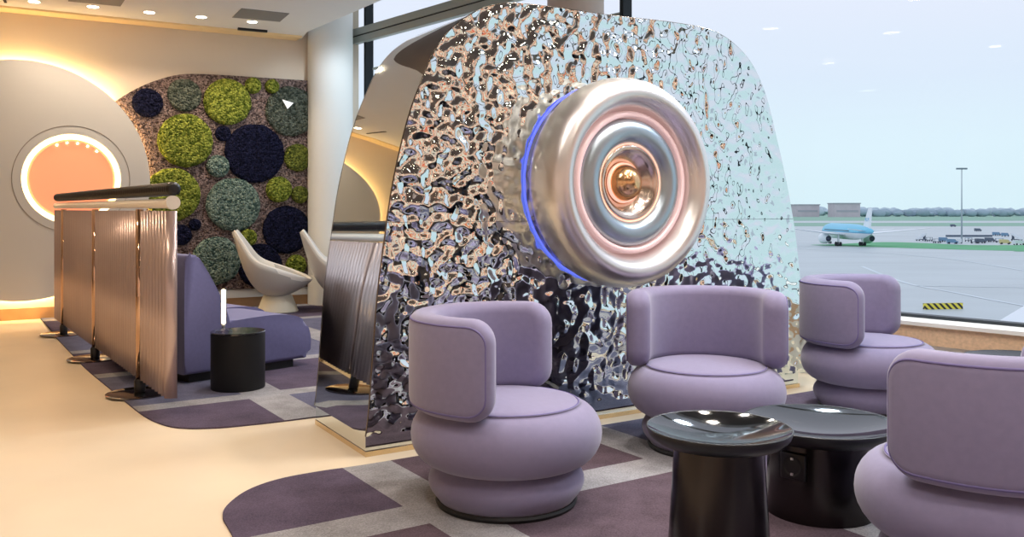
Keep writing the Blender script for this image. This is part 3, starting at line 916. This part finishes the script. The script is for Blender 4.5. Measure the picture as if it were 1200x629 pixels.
def line(name, pts, w):
    bm = bmesh.new(); prev = None
    P = [Vector((x, y, GZ + .04)) for x, y in pts]
    for i, p in enumerate(P):
        d = (P[min(i + 1, len(P) - 1)] - P[max(i - 1, 0)]).normalized(); n = Vector((-d.y, d.x, 0)) * w / 2
        cur = (bm.verts.new(p + n), bm.verts.new(p - n))
        if prev: bm.faces.new((prev[0], prev[1], cur[1], cur[0]))
        prev = cur
    return struct(name, bm, M_line)
line('road_marking', spline([px(1010, 312), px(1060, 331), px(1120, 343), px(1160, 351), px(1210, 360)], 8), .7)
line('road_marking', spline([px(940, 292), px(1020, 296), px(1110, 303), px(1200, 317)], 8), .8)
line('road_marking', spline([px(1075, 335), px(1130, 336), px(1200, 337)], 4), .5)
line('road_marking', [px(930, 253.6), px(1210, 253.6)], 14)

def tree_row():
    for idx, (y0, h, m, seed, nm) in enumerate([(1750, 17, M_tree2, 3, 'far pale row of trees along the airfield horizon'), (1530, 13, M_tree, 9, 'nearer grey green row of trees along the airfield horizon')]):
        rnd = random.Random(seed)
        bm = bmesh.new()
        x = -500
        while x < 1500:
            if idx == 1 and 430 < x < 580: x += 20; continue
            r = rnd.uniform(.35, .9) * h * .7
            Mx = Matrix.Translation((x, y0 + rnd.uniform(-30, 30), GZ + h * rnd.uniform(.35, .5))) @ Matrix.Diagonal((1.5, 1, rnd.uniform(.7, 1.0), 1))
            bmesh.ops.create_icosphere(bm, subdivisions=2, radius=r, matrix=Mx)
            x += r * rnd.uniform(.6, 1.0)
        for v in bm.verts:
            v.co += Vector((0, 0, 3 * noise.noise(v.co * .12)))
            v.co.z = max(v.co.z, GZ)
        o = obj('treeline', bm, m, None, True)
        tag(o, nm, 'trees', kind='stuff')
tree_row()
def building(x0, x1, y, h, label):
    t = empty('terminal_building', ((x0 + x1) / 2, y, GZ)); w = (x1 - x0) / 2
    obj('wall', box((-w, -15, 0), (w, 15, h)), M_bld, t, False)
    obj('roof', box((-w - 1, -16, h), (w + 1, 16, h + 1.4)), M_bldroof, t, False)
    k = int(w * 2 / 9)
    bm = bmesh.new()
    add_box(bm, (-w + 3, -15.3, 8), (w - 3, -15, 11))
    obj('window_band', bm, M_bldroof, t, False)
    tag(t, label, 'building', 'pink buildings on the horizon')
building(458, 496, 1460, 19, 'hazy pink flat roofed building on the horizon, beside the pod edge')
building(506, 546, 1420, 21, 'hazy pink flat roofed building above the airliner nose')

# airliner, nose pointing away
def plane_mat():
    k = Mat('airliner_paint'); b = k.b
    b.inputs['Roughness'].default_value = .35
    tc = k.n('ShaderNodeTexCoord'); sp = k.n('ShaderNodeSeparateXYZ')
    k.l(tc.outputs['Object'], sp.inputs[0])
    r = k.n('ShaderNodeValToRGB'); r.color_ramp.interpolation = 'CONSTANT'
    mp = k.n('ShaderNodeMapRange'); mp.inputs['From Min'].default_value = 2.0; mp.inputs['From Max'].default_value = 7.0
    k.l(sp.outputs['Z'], mp.inputs['Value']); k.l(mp.outputs['Result'], r.inputs['Fac'])
    e = r.color_ramp.elements
    e[0].color = srgb(236, 242, 246); e[0].position = 0
    e[1].color = srgb(80, 165, 205); e[1].position = .52
    e.new(.58).color = srgb(122, 208, 238)
    k.l(r.outputs['Color'], b.inputs['Base Color'])
    return k.m
M_plane = plane_mat()
M_pwhite = mat('airliner_white', srgb(240, 246, 250), rough=.35)
M_pdark = mat('airliner_dark', srgb(52, 62, 84), rough=.5)
M_pblue = mat('airliner_blue', srgb(96, 190, 226), rough=.4)
M_tyre = mat('tyre_rubber', srgb(40, 44, 54), rough=.8)
def wing_bm(stations):
    """stations: (x, y_lead, y_trail, z, thickness)"""
    bm = bmesh.new(); prev = None
    for x, yl, yt, z, th in stations:
        c = yl - yt
        sec = [(yl, 0), (yl - .15 * c, .5), (yl - .4 * c, .6), (yl - .75 * c, .3), (yt, 0), (yl - .6 * c, -.35), (yl - .2 * c, -.4)]
        cur = [bm.verts.new((x, y, z + t * th)) for y, t in sec]
        if prev:
            for k in range(7): bm.faces.new((prev[k], prev[(k + 1) % 7], cur[(k + 1) % 7], cur[k]))
        else: bm.faces.new(cur)
        prev = cur
    bm.faces.new(prev[::-1])
    return bm
def airliner(x, y, rz, label):
    t = empty('airliner', (x, y, GZ), rz)
    tag(t, label, 'airplane')
    # +y is the nose, tail at y=0
    Rx = Matrix.Rotation(-PI / 2, 4, 'X')
    prof = [(0, 0, 5.3), (.6, .3, 5.4), (1.3, 3, 5.3), (2.1, 8, 5.0), (2.6, 13, 4.9), (2.7, 18, 4.85), (2.7, 36, 4.85), (2.5, 39, 4.7), (1.8, 41.5, 4.4), (.8, 42.7, 4.1), (0, 43, 4.0)]
    bm = bmesh.new(); prev = None; n = 32
    for r, yy, zc in prof:
        cur = [bm.verts.new((r * math.cos(2 * PI * k / n), yy, zc + r * math.sin(2 * PI * k / n))) for k in range(n)] if r else [bm.verts.new((0, yy, zc))]
        if prev:
            for k in range(n):
                k2 = (k + 1) % n
                if len(prev) == 1: bm.faces.new((prev[0], cur[k], cur[k2]))
                elif len(cur) == 1: bm.faces.new((prev[k], prev[k2], cur[0]))
                else: bm.faces.new((prev[k], prev[k2], cur[k2], cur[k]))
        prev = cur
    obj('fuselage', bm, M_plane, t)
    for s in (-1, 1):
        obj('wing', wing_bm([(s * 1.5, 27, 17, 3.7, .9), (s * 7.5, 22.5, 15.5, 4.3, .6), (s * 23.2, 11.8, 9.6, 6.2, .25)]), M_pwhite, t)
        obj('tailplane', wing_bm([(s * .7, 7.5, 2.5, 5.4, .35), (s * 7.2, 2.2, 0, 6.2, .12)]), M_pwhite, t)
        Mx = Matrix.Translation((s * 7.4, 18.5, 2.5)) @ Rx
        e = obj('engine', lathe([(.95, 0), (1.35, 1.2), (1.75, 3), (1.8, 5), (1.6, 5.9), (1.35, 5.6), (1.3, 4.2)], 32, Mx), M_pwhite, t)
        obj('exhaust', lathe([(0, -1.6), (.5, 0), (.9, .1), (.9, 1.5), (0, 1.5)], 24, Mx), M_pdark, e)
        obj('pylon', box((s * 7.4 - .2, 19, 3.9), (s * 7.4 + .2, 23, 4.7)), M_pwhite, e, False)
        g = obj('landing_gear', box((s * 4.1 - .25, 18.2, .5), (s * 4.1 + .25, 18.8, 4.2)), M_pwhite, t, False)
        for dx in (-.5, .5):
            for dy in (-.9, .9):
                Mw = Matrix.Translation((s * 4.1 + dx, 18.5 + dy, .72)) @ Matrix.Rotation(PI / 2, 4, 'Y')
                obj('wheel', lathe([(0, -.25), (.55, -.25), (.72, -.12), (.72, .12), (.55, .25), (0, .25)], 20, Mw), M_tyre, g)
    ng = obj('nose_gear', box((-.15, 37.9, .5), (.15, 38.2, 3.2)), M_pwhite, t, False)
    for dx in (-.3, .3):
        Mw = Matrix.Translation((dx, 38, .5)) @ Matrix.Rotation(PI / 2, 4, 'Y')
        obj('wheel', lathe([(0, -.15), (.4, -.15), (.5, 0), (.4, .15), (0, .15)], 16, Mw), M_tyre, ng)
    # fin as a flat plate
    bm = prism([(8.2, 6.0), (7.2, 6.6), (2.6, 13.0), (.5, 13.0), (1.6, 6.0)], -.22, .22, lambda a, b, h: Vector((h, a, b)))
    f = obj('tail_fin', bm, M_pwhite, t, False)
    cu = bpy.data.curves.new('fin_lettering', 'FONT'); cu.body = 'KLM'; cu.size = 1.7; cu.align_x = 'CENTER'; cu.extrude = .01
    cu.materials.append(M_pblue)
    for s in (-1, 1):
        tmp = bpy.data.objects.new('fin_lettering', cu); col.objects.link(tmp)
        me = bpy.data.meshes.new_from_object(tmp.evaluated_get(bpy.context.evaluated_depsgraph_get()))
        bpy.data.objects.remove(tmp)
        o = bpy.data.objects.new('fin_lettering', me); col.objects.link(o); o.parent = f
        o.location = (s * .25, 3.6, 8.6); o.rotation_euler = (PI / 2, 0, s * PI / 2)
    for s in (-1, 1):
        bm = bmesh.new()
        for k in range(1):
            add_box(bm, (s * 2.66 - .04, 13, 5.15), (s * 2.66 + .04, 36, 5.4))
        obj('cabin_window_strip', bm, M_pdark, t, False)
    return t
airliner(115.0, 286.0, .0, 'light blue and white airliner taxiing on the apron, tail towards the window')

M_vehg = mat('mast_head', srgb(120, 134, 146), rough=.6)
# light mast
t = empty('light_mast', (168.9, 336.5, GZ)); tag(t, 'tall thin floodlight mast on the airfield', 'floodlight mast')
obj('pole', lathe([(0, 0), (.34, 0), (.14, 27.6), (0, 27.6)], 12), mat('mast_grey', srgb(176, 188, 196), rough=.6), t)
obj('light_head', box((-1.9, -.5, 27.4), (1.9, .5, 28.0)), M_vehg, t, False)

# service vehicles
M_vw = mat('vehicle_white', srgb(226, 232, 236), rough=.5); M_vb = mat('vehicle_blue', srgb(112, 148, 178), rough=.5)  # distance haze is put into these lightened vehicle colours
M_vy = mat('vehicle_yellow', srgb(206, 198, 140), rough=.5); M_vg = mat('vehicle_grey', srgb(96, 108, 124), rough=.6)
def wheels(t, pts, r=.45):
    for x, y in pts:
        Mw = Matrix.Translation((x, y, r)) @ Matrix.Rotation(PI / 2, 4, 'X')
        obj('wheel', lathe([(0, -.15), (r * .8, -.15), (r, -.08), (r, .08), (r * .8, .15), (0, .15)], 14, Mw), M_tyre, t)
def van(x, y, rz, m, label):
    t = empty('service_van', (x, y, GZ), rz); t.scale = (.72, .72, .72); tag(t, label, 'van', 'airport vehicles round the mast')
    obj('body', prism([(-2.6, .5), (2.5, .5), (2.6, 1.2), (1.7, 1.45), (1.1, 2.3), (-2.6, 2.4)], -1, 1, lambda a, b, h: Vector((a, h, b))), m, t, False)
    obj('windscreen', prism([(1.75, 1.5), (1.2, 2.2), (1.15, 2.15), (1.65, 1.48)], -1.02, 1.02, lambda a, b, h: Vector((a, h, b))), M_pdark, t, False)
    wheels(t, [(-1.7, -1), (-1.7, 1), (1.6, -1), (1.6, 1)])
def cart(x, y, rz, m, label):
    t = empty('baggage_cart', (x, y, GZ), rz); t.scale = (.72, .72, .72); tag(t, label, 'baggage cart', 'airport vehicles round the mast')
    obj('bed', box((-1.8, -.9, .6), (1.8, .9, .85)), M_vg, t, False)
    obj('canopy', box((-1.8, -.9, 2.0), (1.8, .9, 2.15)), m, t, False)
    for a in (-1.7, 1.7):
        for b in (-.8, .8): obj('canopy_post', box((a - .08, b - .08, .85), (a + .08, b + .08, 2.0)), M_vg, t, False)
    obj('drawbar', box((1.8, -.08, .5), (3.0, .08, .65)), M_vg, t, False)
    wheels(t, [(-1.3, -.9), (-1.3, .9), (1.3, -.9), (1.3, .9)], .35)
def stairs(x, y, rz, label):
    t = empty('boarding_stairs', (x, y, GZ), rz); t.scale = (.72, .72, .72); tag(t, label, 'boarding stairs', 'airport vehicles round the mast')
    pts = [(-3, .8)]
    for k in range(8): pts += [(-3 + k * .7, .8 + k * .4), (-3 + k * .7 + .001, 1.2 + k * .4)]
    pts += [(3.6, 4.0), (3.6, 3.6), (-2.2, .5)]
    obj('flight', prism(pts, -1, 1, lambda a, b, h: Vector((a, h, b))), M_vw, t, False)
    obj('chassis', box((-2.6, -.9, .5), (3.2, .9, .9)), M_vg, t, False)
    obj('support', box((2.4, -.7, .9), (2.9, .7, 3.7)), M_vg, t, False)
    wheels(t, [(-2, -.9), (-2, .9), (2.6, -.9), (2.6, .9)])
V = [('stairs', 1079, 282, .4, 'boarding stairs on the grass edge, leftmost of the airport vehicles'),
     ('cart', 1088, 282.6, .2, 'baggage cart just right of the boarding stairs'),
     ('cart', 1098, 284.6, .1, 'baggage cart in front of the blue vans, left of the mast'),
     ('vanb', 1106, 283.2, .3, 'blue service van left of the mast, beside the carts'),
     ('vanb', 1116, 285.5, -.2, 'blue service van close to the left foot of the mast'),
     ('van', 1124, 285, 1.2, 'white service van at the foot of the mast'),
     ('cart', 1135, 283.0, .5, 'baggage cart just right of the mast foot'),
     ('cart', 1142, 285, -.4, 'baggage cart halfway between the mast and the dark vehicles'),
     ('vang', 1149, 284.8, .1, 'dark grey van right of the baggage carts'),
     ('vang', 1160, 283.5, .3, 'dark grey van left of the tall stairs at the right'),
     ('cart', 1171, 284, -.3, 'baggage cart beside the tall stairs at the right'),
     ('vanb', 1168, 276, .2, 'blue van standing behind the dark grey vans'),
     ('vanb', 1178, 277, .5, 'blue van standing farthest back at the right'),
     ('vany', 1178, 286, -.3, 'yellow service van at the edge of the grass'),
     ('stairs', 1192, 282, 1.9, 'boarding stairs at the far right of the airfield'),
     ('van', 1194, 287, .1, 'white service van nearest the grass at the right'),
     ('vang', 1117, 265.5, .0, 'dark van alone on the far taxiway left of the mast'),
     ('vang', 1146, 271, .2, 'dark van right of the mast on the far apron')]
for kind, X, Y, rz, lab in V:
    p = px(X, Y)
    if kind == 'stairs': stairs(*p, rz, lab)
    elif kind == 'cart': cart(*p, rz, M_vb if X % 2 else M_vg, lab)
    else: van(*p, rz, {'van': M_vw, 'vanb': M_vb, 'vang': M_vg, 'vany': M_vy}[kind], lab)
a, b = px(1109, 277.5), px(1163, 277.5)
tag(obj('blast_fence', box((a[0], a[1], GZ), (b[0], a[1] + .6, GZ + .9)), M_vg, None, False), 'long low dark barrier across the apron behind the mast', 'barrier')

# yellow and black barrier on the apron
M_haz = Mat('hazard_stripes')
def haz():
    k = M_haz; tc = k.n('ShaderNodeTexCoord'); w = k.n('ShaderNodeTexWave'); w.inputs['Scale'].default_value = .78; w.bands_direction = 'DIAGONAL'
    k.l(tc.outputs['Object'], w.inputs['Vector'])
    r = k.n('ShaderNodeValToRGB'); r.color_ramp.interpolation = 'CONSTANT'
    r.color_ramp.elements[0].color = srgb(40, 40, 40); r.color_ramp.elements[1].color = srgb(236, 220, 80); r.color_ramp.elements[1].position = .45
    k.l(w.outputs['Fac'], r.inputs['Fac']); k.l(r.outputs['Color'], k.b.inputs['Base Color'])
haz()
bx0 = px(1105, 362)
tag(obj('hazard_barrier', box((-2.55, -.2, 0), (2.55, .2, .75)), M_haz.m, None, False, loc=(bx0[0], bx0[1], GZ), rot=(0, 0, .12)), 'yellow and black striped barrier on the apron below the window', 'barrier')

# nose of a parked aircraft / bridge roof at the lower right
def bridge():
    t = empty('boarding_bridge', (36.6, 52, GZ)); tag(t, 'white structure with a cyan stripe outside, at the right end of the sill', 'boarding bridge')
    # sloping white roof
    p = [(-9.2, 0), (-9.2, 4.4), (-6.9, 5.9), (-4.8, 7.15), (0, 8.8), (14, 9.6), (14, 0)]
    obj('bridge_body', prism(p, 0, 2.2, lambda a, b, h: Vector((a, h, b))), M_pwhite, t, False)
    obj('cyan_stripe', prism([(-9.2, 3.6), (-7.6, 5.2), (-6.2, 6.02), (-4.5, 6.15), (14, 7.0), (14, 6.2), (-6, 5.2)], -.05, 0, lambda a, b, h: Vector((a, h, b))), mat('cyan_stripe', srgb(110, 214, 232), rough=.4), t, False)
bridge()

# ------------------------------------------------------------------ light
w = bpy.data.worlds.new('overcast'); sc.world = w; w.use_nodes = True
nt = w.node_tree; bg = nt.nodes['Background']
tc = nt.nodes.new('ShaderNodeTexCoord'); sp = nt.nodes.new('ShaderNodeSeparateXYZ'); rp = nt.nodes.new('ShaderNodeValToRGB')
nz = nt.nodes.new('ShaderNodeTexNoise'); mp = nt.nodes.new('ShaderNodeMapping'); mp.inputs['Scale'].default_value = (1, 1, 5)
nz.inputs['Scale'].default_value = 3; nz.inputs['Detail'].default_value = 4
mx = nt.nodes.new('ShaderNodeMath'); mx.operation = 'MULTIPLY_ADD'; mx.inputs[1].default_value = .05
nt.links.new(tc.outputs['Generated'], sp.inputs[0]); nt.links.new(tc.outputs['Generated'], mp.inputs[0]); nt.links.new(mp.outputs[0], nz.inputs['Vector'])
nt.links.new(nz.outputs['Fac'], mx.inputs[0]); nt.links.new(sp.outputs['Z'], mx.inputs[2]); nt.links.new(mx.outputs[0], rp.inputs['Fac'])
e = rp.color_ramp.elements
e[0].position = 0; e[0].color = srgb(206, 228, 236)
e[1].position = 1; e[1].color = srgb(215, 222, 240)
e.new(.09).color = srgb(212, 230, 240)
e.new(.16).color = srgb(212, 224, 240)
e.new(.30).color = srgb(224, 226, 242)
nt.links.new(rp.outputs['Color'], bg.inputs['Color']); bg.inputs['Strength'].default_value = 1.0

def area(name, loc, target, size, energy, color, sy=None):
    l = bpy.data.lights.new(name, 'AREA'); l.energy = energy; l.color = color; l.size = size
    if sy: l.shape = 'RECTANGLE'; l.size_y = sy
    o = bpy.data.objects.new(name, l); col.objects.link(o); o.location = loc
    o.rotation_euler = (Vector(target) - Vector(loc)).to_track_quat('-Z', 'Y').to_euler(); return o
def spot(name, loc, energy, color, ang=110, target=None, r=.06):
    l = bpy.data.lights.new(name, 'SPOT'); l.energy = energy; l.color = color; l.spot_size = math.radians(ang); l.spot_blend = .6; l.shadow_soft_size = r
    o = bpy.data.objects.new(name, l); col.objects.link(o); o.location = loc
    if target: o.rotation_euler = (Vector(target) - Vector(loc)).to_track_quat('-Z', 'Y').to_euler()
    return o
NEUT = (1, .92, .87)
WARM = (1, .74, .48); WARM2 = (1, .80, .60); COOL = (.74, .88, 1)
for x, y in DL: spot('downlight_beam', (x, y, CEIL - .02), 34, WARM2, 120)
spot('window_washer', ww(1.6, 3.17, .8), 45, COOL, 100, (-2.2, 10.9, 1.4), .1)  # cool fill added to brighten the white column
spot('screen_washer', (-.95, 5.75, 3.17), 110, NEUT, 80, (-2.5, 6.1, .6), .1)  # fill added behind the pod to brighten the screen and its reflection
for x, y in GRID: spot('downlight_beam', (x, y, CEIL - .05), 50, WARM if (x < -1.5 or x > 4) else NEUT, 125)
# added cool spots along the glazing, standing in for daylight
for q, tz in ((3.0, .4), (5.2, .3), (6.6, .3), (8.2, .3), (9.8, .3)):
    spot('window_washer', ww(q, 3.17, .45), 95, COOL, 105, ww(q + .2, tz, 2.2), .12)
# mosaic wall behind the camera glows by its added emission

# ------------------------------------------------------------------ camera
cam = bpy.data.cameras.new('camera'); cam.sensor_width = 36; cam.sensor_fit = 'HORIZONTAL'
cam.lens = 36 * 1050 / 1200
cam.shift_y = -(314.5 - 245) / 1200
cam.clip_end = 6000; cam.clip_start = .05
co = bpy.data.objects.new('camera', cam); col.objects.link(co)
co.location = (0, 0, 1.15); co.rotation_euler = (PI / 2, 0, 0)
sc.camera = co
sc.view_settings.view_transform = 'Standard'
sc.view_settings.look = 'None'
sc.view_settings.exposure = .2
sc.cycles.max_bounces = 10; sc.cycles.glossy_bounces = 6; sc.cycles.transparent_max_bounces = 12
sc.cycles.sample_clamp_indirect = 6; sc.cycles.caustics_reflective = False; sc.cycles.caustics_refractive = False
